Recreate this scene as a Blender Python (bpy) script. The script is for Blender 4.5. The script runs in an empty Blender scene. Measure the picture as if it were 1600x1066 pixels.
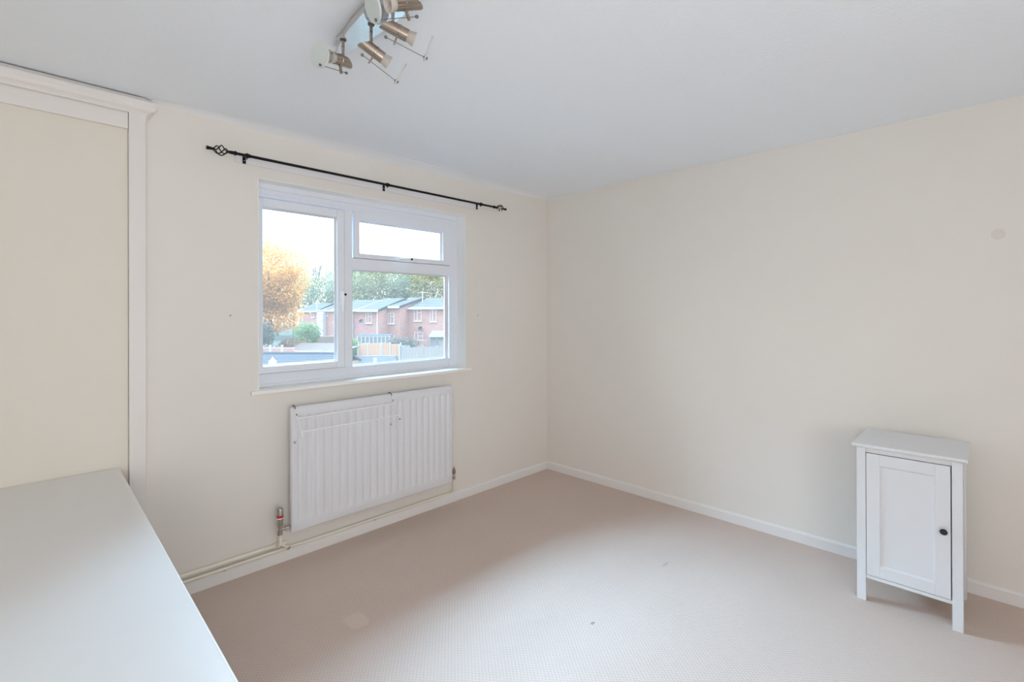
import bpy, bmesh, math, random
from mathutils import Vector, Matrix
from math import sin, cos, pi, radians, sqrt
random.seed(7)
sc = bpy.context.scene
col = sc.collection

# ------------------------------------------------------------------ camera
YAW, PIT, ROL, HCAM = 0.7806, 0.0018, -0.0031, 1.3923
F = Vector((cos(YAW)*cos(PIT), sin(YAW)*cos(PIT), sin(PIT)))
R0 = Vector((sin(YAW), -cos(YAW), 0)); U0 = R0.cross(F)
Rv = R0*cos(ROL) + U0*sin(ROL); Uv = U0*cos(ROL) - R0*sin(ROL)
cam = bpy.data.cameras.new('camera'); cam_o = bpy.data.objects.new('camera', cam); col.objects.link(cam_o)
cam_o.matrix_world = Matrix(((Rv.x, Uv.x, -F.x, 0), (Rv.y, Uv.y, -F.y, 0), (Rv.z, Uv.z, -F.z, HCAM), (0, 0, 0, 1)))
cam.sensor_width = 36.0; cam.lens = 36.0*761.48/1600
cam.shift_y = -46/1600; cam.clip_start = 0.05; cam.clip_end = 500
sc.camera = cam_o

# ------------------------------------------------------------------ view, world, lights
vs = sc.view_settings
vs.view_transform = 'Standard'; vs.look = 'None'; vs.gamma = 1.0; vs.use_curve_mapping = False
vs.exposure = 0.61
sc.cycles.diffuse_bounces = 8; sc.cycles.max_bounces = 14; sc.cycles.transparent_max_bounces = 16
sc.cycles.caustics_reflective = False; sc.cycles.caustics_refractive = False
sc.cycles.sample_clamp_indirect = 8.0
SKY = 2.2
w = bpy.data.worlds.new('overcast'); sc.world = w; w.use_nodes = True
nt = w.node_tree; nt.nodes.clear()
wo = nt.nodes.new('ShaderNodeOutputWorld'); bg = nt.nodes.new('ShaderNodeBackground')
tc = nt.nodes.new('ShaderNodeTexCoord'); ns = nt.nodes.new('ShaderNodeTexNoise'); cr = nt.nodes.new('ShaderNodeValToRGB')
ns.inputs['Scale'].default_value = 3.0; ns.inputs['Detail'].default_value = 4.0
cr.color_ramp.elements[0].color = (0.84, 0.91, 1.0, 1); cr.color_ramp.elements[0].position = 0.3
cr.color_ramp.elements[1].color = (1.0, 1.0, 1.0, 1); cr.color_ramp.elements[1].position = 0.7
nt.links.new(tc.outputs['Generated'], ns.inputs['Vector']); nt.links.new(ns.outputs['Fac'], cr.inputs['Fac'])
zt_ = nt.nodes.new('ShaderNodeMix'); zt_.data_type = 'RGBA'; zt_.blend_type = 'MULTIPLY'; zt_.inputs[7].default_value = (0.62, 0.82, 1.0, 1)
sz_ = nt.nodes.new('ShaderNodeSeparateXYZ'); nt.links.new(tc.outputs['Generated'], sz_.inputs[0]); nt.links.new(sz_.outputs[2], zt_.inputs[0])
nt.links.new(cr.outputs['Color'], zt_.inputs[6]); nt.links.new(zt_.outputs[2], bg.inputs['Color']); nt.links.new(bg.outputs[0], wo.inputs[0])
# CIE overcast sky: the zenith is three times as bright as the horizon
sx_ = nt.nodes.new('ShaderNodeSeparateXYZ'); mr_ = nt.nodes.new('ShaderNodeMapRange')
mr_.inputs[1].default_value = 0.0; mr_.inputs[2].default_value = 1.0; mr_.inputs[3].default_value = SKY; mr_.inputs[4].default_value = SKY*3
nt.links.new(tc.outputs['Generated'], sx_.inputs[0]); nt.links.new(sx_.outputs[2], mr_.inputs[0]); nt.links.new(mr_.outputs[0], bg.inputs['Strength'])

def area(name, loc, target, sx, sy, power, color, portal=False):
    l = bpy.data.lights.new(name, 'AREA'); l.shape = 'RECTANGLE'; l.size = sx; l.size_y = sy
    l.energy = power; l.color = color
    o = bpy.data.objects.new(name, l); col.objects.link(o); o.location = loc
    o.rotation_euler = (Vector(target)-Vector(loc)).to_track_quat('-Z', 'Y').to_euler()
    if portal: l.cycles.is_portal = True
    return o
SUN_EL, SUN_AZ = radians(58), radians(9)
sun = bpy.data.lights.new('veiled_sun', 'SUN'); sun.energy = 48.0; sun.angle = radians(84); sun.color = (0.41, 0.70, 1.0)
sun_o = bpy.data.objects.new('veiled_sun', sun); col.objects.link(sun_o)
sun_o.rotation_euler = Vector((-sin(SUN_AZ)*cos(SUN_EL), -cos(SUN_AZ)*cos(SUN_EL), -sin(SUN_EL))).to_track_quat('-Z', 'Y').to_euler(); sun_o.location = (1.6, 20, 14)
area('window_portal', (1.644, 3.06, 1.55), (1.644, 0, 1.55), 1.50, 1.20, 1.0, (1, 1, 1), True)
area('added_fill_light', (-0.1, -1.35, 1.20), (0.4, 2.85, 2.55), 1.5, 1.1, 24.0, (0.95, 0.975, 1.0))  # unseen fill added behind the camera to brighten window wall and ceiling

# ------------------------------------------------------------------ materials
def mat(name, color, rough=0.6, metal=0.0, spec=0.5):
    m = bpy.data.materials.new(name); m.use_nodes = True
    b = m.node_tree.nodes['Principled BSDF']
    b.inputs['Base Color'].default_value = (*color, 1); b.inputs['Roughness'].default_value = rough
    b.inputs['Metallic'].default_value = metal; b.inputs['Specular IOR Level'].default_value = spec
    return m
def N(m, t): return m.node_tree.nodes.new(t)
def Lk(m, a, b): m.node_tree.links.new(a, b)
def BS(m): return m.node_tree.nodes['Principled BSDF']
def noise_mat(name, color, color2, scale=5, rough=0.7, bump=0.0, bscale=80, metal=0, spec=0.4, dist=0.002, detail=3):
    m = mat(name, color, rough, metal, spec)
    tcn = N(m, 'ShaderNodeTexCoord'); n = N(m, 'ShaderNodeTexNoise'); n.inputs['Scale'].default_value = scale; n.inputs['Detail'].default_value = detail
    mx = N(m, 'ShaderNodeMix'); mx.data_type = 'RGBA'
    mx.inputs[6].default_value = (*color, 1); mx.inputs[7].default_value = (*color2, 1)
    Lk(m, tcn.outputs['Object'], n.inputs['Vector']); Lk(m, n.outputs['Fac'], mx.inputs[0]); Lk(m, mx.outputs[2], BS(m).inputs['Base Color'])
    if bump:
        n2 = N(m, 'ShaderNodeTexNoise'); n2.inputs['Scale'].default_value = bscale; n2.inputs['Detail'].default_value = 2
        b = N(m, 'ShaderNodeBump'); b.inputs['Strength'].default_value = bump; b.inputs['Distance'].default_value = dist
        Lk(m, tcn.outputs['Object'], n2.inputs['Vector']); Lk(m, n2.outputs['Fac'], b.inputs['Height']); Lk(m, b.outputs[0], BS(m).inputs['Normal'])
    return m

WALL = noise_mat('cream_wall_paint', (0.825, 0.785, 0.73), (0.84, 0.80, 0.745), 1.5, 0.75, 0.25, 160, spec=0.25, dist=0.0006)
PANEL = noise_mat('cream_panel_paint', (0.80, 0.755, 0.67), (0.81, 0.765, 0.68), 2, 0.6, 0.1, 60, spec=0.3, dist=0.0005)
CEIL = noise_mat('stippled_ceiling_paint', (0.885, 0.925, 0.975), (0.895, 0.935, 0.98), 2, 0.85, 0.55, 75, spec=0.2, dist=0.003)
SMOOTHW = mat('smooth_ceiling_border_paint', (0.92, 0.94, 0.975), 0.7, spec=0.25)
GLOSS = noise_mat('white_gloss_paint', (0.84, 0.82, 0.80), (0.86, 0.84, 0.82), 6, 0.35, 0.1, 30, spec=0.4, dist=0.0005)
TRIM = noise_mat('cream_trim_paint', (0.83, 0.795, 0.76), (0.84, 0.80, 0.765), 4, 0.45, spec=0.35)
UPVC = mat('white_upvc', (0.84, 0.87, 0.93), 0.3, spec=0.45)
REVEAL = mat('white_reveal_paint', (0.93, 0.92, 0.89), 0.5, spec=0.3)
HANDW = mat('bright_handle_plastic', (0.95, 0.96, 0.97), 0.25)
GASK = mat('dark_gasket', (0.10, 0.10, 0.11), 0.7)
RAD = mat('radiator_enamel', (0.785, 0.785, 0.81), 0.35, spec=0.45)
WIREM = noise_mat('white_coated_wire', (0.97, 0.97, 0.97), (0.92, 0.92, 0.92), 20, 0.4)
RUBBER = mat('brown_rust', (0.12, 0.09, 0.075), 0.8)
FOOT = mat('grey_rubber', (0.45, 0.45, 0.44), 0.7)
CHROME = mat('polished_chrome', (0.74, 0.70, 0.69), 0.22, 1.0)
VALVEM = mat('aged_chrome', (0.50, 0.48, 0.46), 0.35, 0.9)
BRASS = mat('aged_brass', (0.35, 0.26, 0.18), 0.4, 0.9)
RED = mat('red_plastic', (0.55, 0.02, 0.04), 0.4)
PIPEM = noise_mat('cream_painted_pipe', (0.85, 0.81, 0.69), (0.87, 0.83, 0.73), 20, 0.5)
BLACK = mat('black_iron', (0.012, 0.010, 0.010), 0.35, 0.6)
CABW = mat('white_cabinet_paint', (0.76, 0.765, 0.785), 0.45, spec=0.35)
DESKW = noise_mat('white_desk_laminate', (0.775, 0.755, 0.735), (0.785, 0.765, 0.745), 3, 0.38, spec=0.4)
EDGE = mat('white_desk_edge', (0.93, 0.95, 0.95), 0.25)
KNOB = mat('dark_bronze_knob', (0.04, 0.045, 0.055), 0.3, 0.7)
DARKIN = mat('dark_inside', (0.02, 0.02, 0.02), 0.8, spec=0.1)

# brushed metal: fine stretched streaks
BRUSH = mat('brushed_bronze_nickel', (0.42, 0.35, 0.29), 0.36, 1.0)
_t = N(BRUSH, 'ShaderNodeTexCoord'); _m = N(BRUSH, 'ShaderNodeMapping'); _m.inputs['Scale'].default_value = (4, 260, 260)
_n = N(BRUSH, 'ShaderNodeTexNoise'); _n.inputs['Scale'].default_value = 2.0; _c = N(BRUSH, 'ShaderNodeValToRGB')
_c.color_ramp.elements[0].color = (0.26, 0.21, 0.17, 1); _c.color_ramp.elements[0].position = .35
_c.color_ramp.elements[1].color = (0.56, 0.48, 0.41, 1); _c.color_ramp.elements[1].position = .65
Lk(BRUSH, _t.outputs['Object'], _m.inputs[0]); Lk(BRUSH, _m.outputs[0], _n.inputs['Vector']); Lk(BRUSH, _n.outputs['Fac'], _c.inputs[0]); Lk(BRUSH, _c.outputs[0], BS(BRUSH).inputs['Base Color'])

def frosted(name, c, alpha):
    m = mat(name, c, 0.4); nt = m.node_tree; out = nt.nodes['Material Output']
    tr = N(m, 'ShaderNodeBsdfTranslucent'); tr.inputs[0].default_value = (*c, 1)
    tp = N(m, 'ShaderNodeBsdfTransparent'); m1 = N(m, 'ShaderNodeMixShader'); m2 = N(m, 'ShaderNodeMixShader')
    m1.inputs[0].default_value = 0.45; m2.inputs[0].default_value = alpha
    Lk(m, BS(m).outputs[0], m1.inputs[1]); Lk(m, tr.outputs[0], m1.inputs[2])
    Lk(m, m1.outputs[0], m2.inputs[1]); Lk(m, tp.outputs[0], m2.inputs[2]); Lk(m, m2.outputs[0], out.inputs[0])
    return m
FROST = frosted('frosted_glass', (0.80, 0.84, 0.82), 0.12)
FROSTP = frosted('warm_frosted_glass', (0.80, 0.75, 0.70), 0.15)

# window pane: thin clear glass; translucent mix paints a pale haze over the view
PANE = bpy.data.materials.new('hazed_window_glass'); PANE.use_nodes = True
_nt = PANE.node_tree; _nt.nodes.clear()
_o = _nt.nodes.new('ShaderNodeOutputMaterial'); _tp = _nt.nodes.new('ShaderNodeBsdfTransparent'); _tp.inputs[0].default_value = (0.97, 0.985, 0.98, 1)
_g = _nt.nodes.new('ShaderNodeBsdfGlossy'); _g.inputs['Roughness'].default_value = 0.0; _tl = _nt.nodes.new('ShaderNodeBsdfTranslucent'); _tl.inputs[0].default_value = (1.0, 0.90, 0.78, 1)
_fr = _nt.nodes.new('ShaderNodeFresnel'); _fr.inputs[0].default_value = 1.3; _a = _nt.nodes.new('ShaderNodeMixShader'); _b = _nt.nodes.new('ShaderNodeMixShader')
_b.inputs[0].default_value = 0.018
_nt.links.new(_tp.outputs[0], _b.inputs[1]); _nt.links.new(_tl.outputs[0], _b.inputs[2])
_nt.links.new(_fr.outputs[0], _a.inputs[0]); _nt.links.new(_b.outputs[0], _a.inputs[1]); _nt.links.new(_g.outputs[0], _a.inputs[2]); _nt.links.new(_a.outputs[0], _o.inputs[0])

# carpet: small woven loops in rows
CARPET = mat('beige_loop_carpet', (0.68, 0.60, 0.54), 0.95, spec=0.1)
def carpet():
    m = CARPET; t = N(m, 'ShaderNodeTexCoord')
    def M(op, a, b=None, c=None):
        n = N(m, 'ShaderNodeMath'); n.operation = op
        for i, v in enumerate((a, b, c)):
            if v is None: continue
            if isinstance(v, (int, float)): n.inputs[i].default_value = v
            else: Lk(m, v, n.inputs[i])
        return n.outputs[0]
    sp = N(m, 'ShaderNodeSeparateXYZ'); Lk(m, t.outputs['Object'], sp.inputs[0])
    nz = N(m, 'ShaderNodeTexNoise'); nz.inputs['Scale'].default_value = 6; Lk(m, t.outputs['Object'], nz.inputs['Vector'])
    jit = M('MULTIPLY', nz.outputs['Fac'], 1.5)
    k = 2*pi/0.017
    sx = M('SINE', M('ADD', M('MULTIPLY', sp.outputs[0], k), jit)); sy = M('SINE', M('ADD', M('MULTIPLY', sp.outputs[1], k*0.8), jit))
    loops = M('MULTIPLY', sx, sy)
    fn = N(m, 'ShaderNodeTexNoise'); fn.inputs['Scale'].default_value = 260; fn.inputs['Detail'].default_value = 3; Lk(m, t.outputs['Object'], fn.inputs['Vector'])
    hgt = M('ADD', M('MULTIPLY', loops, 0.22), fn.outputs['Fac'])
    bp = N(m, 'ShaderNodeBump'); bp.inputs['Strength'].default_value = 0.65; bp.inputs['Distance'].default_value = 0.004
    Lk(m, hgt, bp.inputs['Height']); Lk(m, bp.outputs[0], BS(m).inputs['Normal'])
    ramp = N(m, 'ShaderNodeValToRGB'); ramp.color_ramp.elements[0].color = (0.56, 0.43, 0.355, 1); ramp.color_ramp.elements[0].position = 0.0
    ramp.color_ramp.elements[1].color = (0.72, 0.595, 0.525, 1); ramp.color_ramp.elements[1].position = 0.75
    Lk(m, hgt, ramp.inputs[0])
    # broad wear patches
    wn = N(m, 'ShaderNodeTexNoise'); wn.inputs['Scale'].default_value = 1.3; wn.inputs['Detail'].default_value = 4; Lk(m, t.outputs['Object'], wn.inputs['Vector'])
    wf = M('MULTIPLY_ADD', wn.outputs['Fac'], 0.14, 0.93)
    def blob(cx, cy, rx, ry, soft):
        dx = M('DIVIDE', M('SUBTRACT', sp.outputs[0], cx), rx); dy = M('DIVIDE', M('SUBTRACT', sp.outputs[1], cy), ry)
        p = M('ADD', M('POWER', M('ABSOLUTE', dx), 4.0), M('POWER', M('ABSOLUTE', dy), 4.0))
        mr = N(m, 'ShaderNodeMapRange'); mr.inputs[1].default_value = 1-soft; mr.inputs[2].default_value = 1+soft; mr.inputs[3].default_value = 1; mr.inputs[4].default_value = 0
        Lk(m, p, mr.inputs[0]); return mr.outputs[0]
    clean = M('MULTIPLY', blob(1.07, 2.055, 0.045, 0.055, 0.5), 0.10)
    s1 = M('MULTIPLY', blob(1.803, 1.283, 0.012, 0.007, 0.6), 0.45); s2 = M('MULTIPLY', blob(2.505, 1.295, 0.03, 0.008, 0.9), 0.18)
    tot = M('SUBTRACT', M('SUBTRACT', M('ADD', wf, clean), s1), s2)
    vm = N(m, 'ShaderNodeVectorMath'); vm.operation = 'SCALE'; Lk(m, ramp.outputs[0], vm.inputs[0]); Lk(m, tot, vm.inputs[3])
    Lk(m, vm.outputs[0], BS(m).inputs['Base Color'])
carpet()

def brick_mat(name, c1, c2, mortar, scale=1.0):
    m = mat(name, c1, 0.9, spec=0.0)
    t = N(m, 'ShaderNodeTexCoord'); mp = N(m, 'ShaderNodeMapping'); mp.inputs['Rotation'].default_value = (radians(90), 0, 0)
    b = N(m, 'ShaderNodeTexBrick'); b.inputs['Color1'].default_value = (*c1, 1); b.inputs['Color2'].default_value = (*c2, 1); b.inputs['Mortar'].default_value = (*mortar, 1)
    b.inputs['Scale'].default_value = 1.0; b.inputs['Brick Width'].default_value = 0.45*scale; b.inputs['Row Height'].default_value = 0.15*scale; b.inputs['Mortar Size'].default_value = 0.02*scale
    sp = N(m, 'ShaderNodeSeparateXYZ'); ad = N(m, 'ShaderNodeMath'); cb = N(m, 'ShaderNodeCombineXYZ')
    Lk(m, t.outputs['Object'], sp.inputs[0]); Lk(m, sp.outputs[0], ad.inputs[0]); Lk(m, sp.outputs[1], ad.inputs[1])
    Lk(m, ad.outputs[0], cb.inputs[0]); Lk(m, sp.outputs[2], cb.inputs[1]); Lk(m, cb.outputs[0], b.inputs['Vector'])
    nz = N(m, 'ShaderNodeTexNoise'); nz.inputs['Scale'].default_value = 0.8; mx = N(m, 'ShaderNodeMix'); mx.data_type = 'RGBA'; mx.blend_type = 'MULTIPLY'
    Lk(m, t.outputs['Object'], nz.inputs['Vector']); mx.inputs[0].default_value = 0.35; Lk(m, b.outputs['Color'], mx.inputs[6]); Lk(m, nz.outputs['Color'], mx.inputs[7])
    Lk(m, mx.outputs[2], BS(m).inputs['Base Color'])
    return m
BRICK = brick_mat('red_brick', (0.35, 0.165, 0.145), (0.29, 0.145, 0.13), (0.34, 0.25, 0.225))
BRICK2 = brick_mat('pale_brick', (0.28, 0.17, 0.15), (0.25, 0.155, 0.135), (0.29, 0.24, 0.21))
ROOFT = noise_mat('grey_roof_tiles', (0.046, 0.042, 0.038), (0.060, 0.055, 0.050), 1.2, 0.8, spec=0.0)
ROOFD = noise_mat('purple_grey_roof', (0.028, 0.027, 0.034), (0.042, 0.041, 0.048), 2.0, 0.85, spec=0.0)
ROOFP = noise_mat('tan_pink_tiles', (0.058, 0.042, 0.036), (0.072, 0.050, 0.042), 1.5, 0.85, spec=0.0)
XWHITE = mat('white_exterior_plastic', (0.36, 0.36, 0.38), 0.7, spec=0.0)
XFLAT = noise_mat('pale_flat_roof', (0.065, 0.068, 0.070), (0.075, 0.076, 0.078), 1, 0.8, spec=0.0)
XGLASS = mat('house_window_glass', (0.10, 0.12, 0.14), 0.15)
XCURT = mat('grey_net_curtain', (0.19, 0.20, 0.22), 0.8)
FENCEO = noise_mat('orange_fence_timber', (0.30, 0.175, 0.12), (0.34, 0.215, 0.155), 9, 0.85, spec=0.0)
FENCEG = noise_mat('weathered_grey_timber', (0.17, 0.155, 0.15), (0.23, 0.21, 0.20), 6, 0.9, spec=0.0)
CONC = noise_mat('concrete', (0.24, 0.235, 0.235), (0.29, 0.285, 0.28), 5, 0.9, spec=0.0)
GREYW = noise_mat('dark_grey_wall', (0.12, 0.13, 0.15), (0.19, 0.20, 0.22), 8, 0.9, spec=0.0)
GROUND = noise_mat('garden_ground', (0.024, 0.026, 0.020), (0.040, 0.036, 0.032), 0.3, 0.95, spec=0.0)
BARK = noise_mat('bark', (0.09, 0.08, 0.072), (0.13, 0.115, 0.105), 3, 0.9, spec=0.0)

def leafmat(name, c, c2, scale):
    m = noise_mat(name, c, c2, scale, 0.8, spec=0.0, detail=5)
    nt = m.node_tree; out = nt.nodes['Material Output']; tr = N(m, 'ShaderNodeBsdfTranslucent'); mx = N(m, 'ShaderNodeMixShader'); mx.inputs[0].default_value = 0.5
    src = [l.from_socket for l in nt.links if l.to_socket == BS(m).inputs['Base Color']][0]
    for n in nt.nodes:
        if n.type == 'MIX':
            pass
    Lk(m, src, tr.inputs[0]); Lk(m, BS(m).outputs[0], mx.inputs[1]); Lk(m, tr.outputs[0], mx.inputs[2]); Lk(m, mx.outputs[0], out.inputs[0])
    return m
LEAF_OR = leafmat('orange_leaves', (0.47, 0.195, 0.050), (0.37, 0.215, 0.075), 0.9)
LEAF_GR = leafmat('grey_green_leaves', (0.150, 0.145, 0.085), (0.180, 0.155, 0.088), 0.35)
LEAF_BG = leafmat('blue_green_leaves', (0.135, 0.140, 0.095), (0.160, 0.155, 0.100), 0.4)
LEAF_YE = leafmat('yellow_green_leaves', (0.220, 0.170, 0.070), (0.180, 0.160, 0.080), 0.5)
LEAF_SH = leafmat('bright_green_leaves', (0.100, 0.140, 0.055), (0.090, 0.120, 0.055), 1.0)
LEAF_DK = leafmat('dark_grey_leaves', (0.06, 0.058, 0.052), (0.085, 0.066, 0.050), 0.9)
LEAF_RD = leafmat('russet_leaves', (0.13, 0.055, 0.032), (0.10, 0.06, 0.036), 1.0)

# ------------------------------------------------------------------ mesh helpers
class MB:
    def __init__(s, T=None): s.bm = bmesh.new(); s.T = T or Matrix.Identity(4)
    def v(s, p): return s.bm.verts.new(s.T @ Vector(p))
    def box(s, x0, x1, y0, y1, z0, z1):
        vs_ = [s.v((x, y, z)) for x in (x0, x1) for y in (y0, y1) for z in (z0, z1)]
        for f in ((0, 1, 3, 2), (4, 6, 7, 5), (0, 4, 5, 1), (2, 3, 7, 6), (0, 2, 6, 4), (1, 5, 7, 3)): s.bm.faces.new([vs_[i] for i in f])
        return s
    def prism(s, poly, axis, a0, a1):
        def P(u, v_, a): return {'x': (a, u, v_), 'y': (u, a, v_), 'z': (u, v_, a)}[axis]
        A = [s.v(P(u, v_, a0)) for u, v_ in poly]; B = [s.v(P(u, v_, a1)) for u, v_ in poly]; n = len(poly)
        s.bm.faces.new(A); s.bm.faces.new(B[::-1])
        for i in range(n): s.bm.faces.new((A[i], A[(i+1) % n], B[(i+1) % n], B[i]))
        return s
    def sweep(s, pts, rs, seg=10, closed=False):
        pts = [Vector(p) for p in pts]; n = len(pts)
        if not hasattr(rs, '__len__'): rs = [rs]*n
        rings = []; up = None
        for i, p in enumerate(pts):
            if closed: d = pts[(i+1) % n]-pts[i-1]
            else: d = pts[min(i+1, n-1)]-pts[max(i-1, 0)]
            d.normalize()
            if up is None: up = Vector((0, 0, 1)) if abs(d.z) < .9 else Vector((1, 0, 0))
            a = d.cross(up); a.normalize(); up = a.cross(d).normalized()
            rings.append([s.v(p + (a*cos(2*pi*k/seg) + up*sin(2*pi*k/seg))*rs[i]) for k in range(seg)])
        for i in range(n if closed else n-1):
            A, B = rings[i], rings[(i+1) % n]
            for k in range(seg): s.bm.faces.new((A[k], A[(k+1) % seg], B[(k+1) % seg], B[k]))
        if not closed:
            s.bm.faces.new(rings[0][::-1]); s.bm.faces.new(rings[-1])
        return s
    def lathe(s, prof, seg=24, origin=(0, 0, 0), M=None):
        """prof: (r, z) list revolved about local z, placed by matrix M"""
        M = M or Matrix.Translation(origin); rings = []
        for r, z in prof:
            if r < 1e-6: rings.append([s.v(M @ Vector((0, 0, z)))])
            else: rings.append([s.v(M @ Vector((r*cos(2*pi*k/seg), r*sin(2*pi*k/seg), z))) for k in range(seg)])
        for A, B in zip(rings, rings[1:]):
            for k in range(seg):
                if len(A) == 1 and len(B) == 1: continue
                if len(A) == 1: s.bm.faces.new((A[0], B[k], B[(k+1) % seg]))
                elif len(B) == 1: s.bm.faces.new((A[k], A[(k+1) % seg], B[0]))
                else: s.bm.faces.new((A[k], A[(k+1) % seg], B[(k+1) % seg], B[k]))
        for A, rev in ((rings[0], 1), (rings[-1], 0)):
            if len(A) > 1: s.bm.faces.new(A[::-1] if rev else A)
        return s
    def ring(s, x0, x1, z0, z1, l, r, b, t, y0, y1):
        """rectangular frame in the xz plane with stile widths l r b t"""
        s.box(x0, x0+l, y0, y1, z0, z1); s.box(x1-r, x1, y0, y1, z0, z1)
        s.box(x0+l, x1-r, y0, y1, z0, z0+b); s.box(x0+l, x1-r, y0, y1, z1-t, z1); return s
    def bead(s, x0, x1, z0, z1, wd, yf, yb):
        """chamfered bead: outer edge at yf (front), inner edge at yb (back)"""
        o = [(x0, z0), (x1, z0), (x1, z1), (x0, z1)]; i = [(x0+wd, z0+wd), (x1-wd, z0+wd), (x1-wd, z1-wd), (x0+wd, z1-wd)]
        O = [s.v((x, yf, z)) for x, z in o]; I = [s.v((x, yb, z)) for x, z in i]
        OB = [s.v((x, yb+.006, z)) for x, z in o]; IB = [s.v((x, yb+.006, z)) for x, z in i]
        for k in range(4):
            j = (k+1) % 4
            s.bm.faces.new((O[k], O[j], I[j], I[k])); s.bm.faces.new((I[k], I[j], IB[j], IB[k])); s.bm.faces.new((OB[k], IB[k], IB[j], OB[j])); s.bm.faces.new((O[k], OB[k], OB[j], O[j]))
        return s
    def build(s, name, material, parent=None, bevel=0, smooth=False, seg=2):
        bmesh.ops.recalc_face_normals(s.bm, faces=s.bm.faces)
        me = bpy.data.meshes.new(name); s.bm.to_mesh(me); s.bm.free(); me.materials.append(material)
        o = bpy.data.objects.new(name, me); col.objects.link(o)
        if parent: o.parent = parent
        if smooth:
            for p in me.polygons: p.use_smooth = True
            me.set_sharp_from_angle(angle=radians(40))
        if bevel:
            b = o.modifiers.new('edge', 'BEVEL'); b.width = bevel; b.segments = seg; b.limit_method = 'ANGLE'; b.angle_limit = radians(40)
        return o
def tag(o, label, cat, group=None):
    o['label'] = label; o['category'] = cat
    if group: o['group'] = group
    return o
def empty(name, loc=(0, 0, 0), rz=0):
    o = bpy.data.objects.new(name, None); col.objects.link(o); o.location = loc; o.rotation_euler = (0, 0, rz); o.empty_display_size = .1; return o
def struct(o): o['kind'] = 'structure'; return o
def stuff(o): o['kind'] = 'stuff'; return o

# ------------------------------------------------------------------ room shell
XR, YW, XL, YB, H = 3.3155, 2.850, -1.0, -1.6, 2.405
OX0, OX1, OZ0, OZ1, YO = 0.912, 2.376, 0.952, 2.132, 3.045       # window opening, outer face of wall
struct(MB().box(XL-.2, XR+.2, YB-.2, YO, -0.15, 0).build('floor', CARPET))
struct(MB().box(XL-.2, XR+.2, YB-.2, YO, H, H+.15).build('ceiling', CEIL))
m = MB(); m.box(XL, OX0, YW, YO, 0, H); m.box(OX1, XR, YW, YO, 0, H); m.box(OX0, OX1, YW, YO, 0, OZ0); m.box(OX0, OX1, YW, YO, OZ1, H)
wall_n = struct(m.build('wall_north', WALL))
wall_e = struct(MB().box(XR, XR+.2, YB-.2, YO, 0, H).build('wall_east', WALL))
struct(MB().box(XL-.2, XL, YB-.2, YO, 0, H).build('wall_west', WALL))
struct(MB().box(XL, XR, YB-.2, YB, 0, H).build('wall_south', WALL))
# filled plaster patch and faint seam on the east wall, plug holes beside the window
Mx = Matrix.Translation((XR, -0.014, 1.762)) @ Matrix.Rotation(-pi/2, 4, 'Y')
MB().lathe([(0.026, 0), (0.022, 0.0014), (0, 0.0016)], 20, M=Mx).build('filler_patch', mat('filler', (0.76, 0.72, 0.65), 0.8), wall_e, smooth=True)
m = MB(); prev = None
for i in range(12): m.box(XR-.0008, XR, .48+i*.085, .48+(i+1)*.085+.002, 1.083-i*.0018, 1.0865-i*.0018)
m.build('plaster_seam', WALL, wall_e)
for x, z in ((0.777, 1.381), (2.503, 1.37)):
    My = Matrix.Translation((x, YW, z)) @ Matrix.Rotation(pi/2, 4, 'X')
    MB().lathe([(0.005, 0), (0.0045, 0.0012), (0.0025, 0.0006), (0, 0.0004)], 12, M=My).build('wall_plug', mat('plug', (0.42, 0.38, 0.33), .7), wall_n)
# smooth painted coving strip along the window wall, swelling in the middle
m = MB(); n = 40; rows = []
for i in range(n+1):
    t = i/n; x = 0.44 + (XR-0.44)*t; e = sin(pi*min(1, max(0, t)))**.8; d = .025+.085*e; h = .004+.020*e
    rows.append([m.v((x, YW, H-h)), m.v((x, YW-d*.35, H-h*.45)), m.v((x, YW-d*.7, H-h*.12)), m.v((x, YW-d, H-.0008)), m.v((x, YW-d, H+.002)), m.v((x, YW, H+.002))])
for A, B in zip(rows, rows[1:]):
    for k in range(6): m.bm.faces.new((A[k], A[(k+1) % 6], B[(k+1) % 6], B[k]))
m.bm.faces.new(rows[0]); m.bm.faces.new(rows[-1][::-1])
struct(m.build('trim_1', SMOOTHW, smooth=True))
# baseboards
def skirt(name, poly_axis, a0, a1, base, sgn):
    p = [(base, 0), (base-sgn*.016, 0), (base-sgn*.016, .056), (base-sgn*.011, .064), (base, .066)]
    return struct(MB().prism(p, poly_axis, a0, a1).build(name, GLOSS))
skirt('baseboard_north', 'x', 0.4155, XR, YW, 1)
skirt('baseboard_east', 'y', YB, YW-.016, XR, 1)
skirt('baseboard_south', 'x', XL, XR-.016, YB, -1)

# ------------------------------------------------------------------ window
FY0, FY1 = 2.950, 3.02
wd = MB()
wd.box(OX0, 0.940, FY0, FY1, .985, 2.118); wd.box(2.300, OX1-.0, FY0, FY1, .985, 2.118)           # outer frame
wd.box(0.940, 2.300, FY0, FY1, .985, 1.048); wd.box(0.940, 2.300, FY0, FY1, 2.052, 2.118)
wd.box(OX0, OX1, FY0-.014, FY1, 2.098, 2.132); wd.box(0.955, 2.345, FY0-.006, FY0, 2.070, 2.082)   # stepped head
wd.box(1.455, 1.512, FY0-.004, FY1, 1.048, 2.052); wd.box(1.512, 2.300, FY0-.004, FY1, 1.672, 1.748)  # mullion, transom
wd.box(OX0, OX1, FY0-.012, FY1, .975, .990)
win = struct(wd.build('window_1', UPVC, bevel=.003)); 
MB().bead(1.500, 2.290, 1.040, 1.680, .016, FY0-.002, FY0+.022).build('glazing_bead', UPVC, win, bevel=.001)
MB().box(1.50, 2.30, FY0+.024, FY0+.030, 1.035, 1.69).build('pane', PANE, win)
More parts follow.
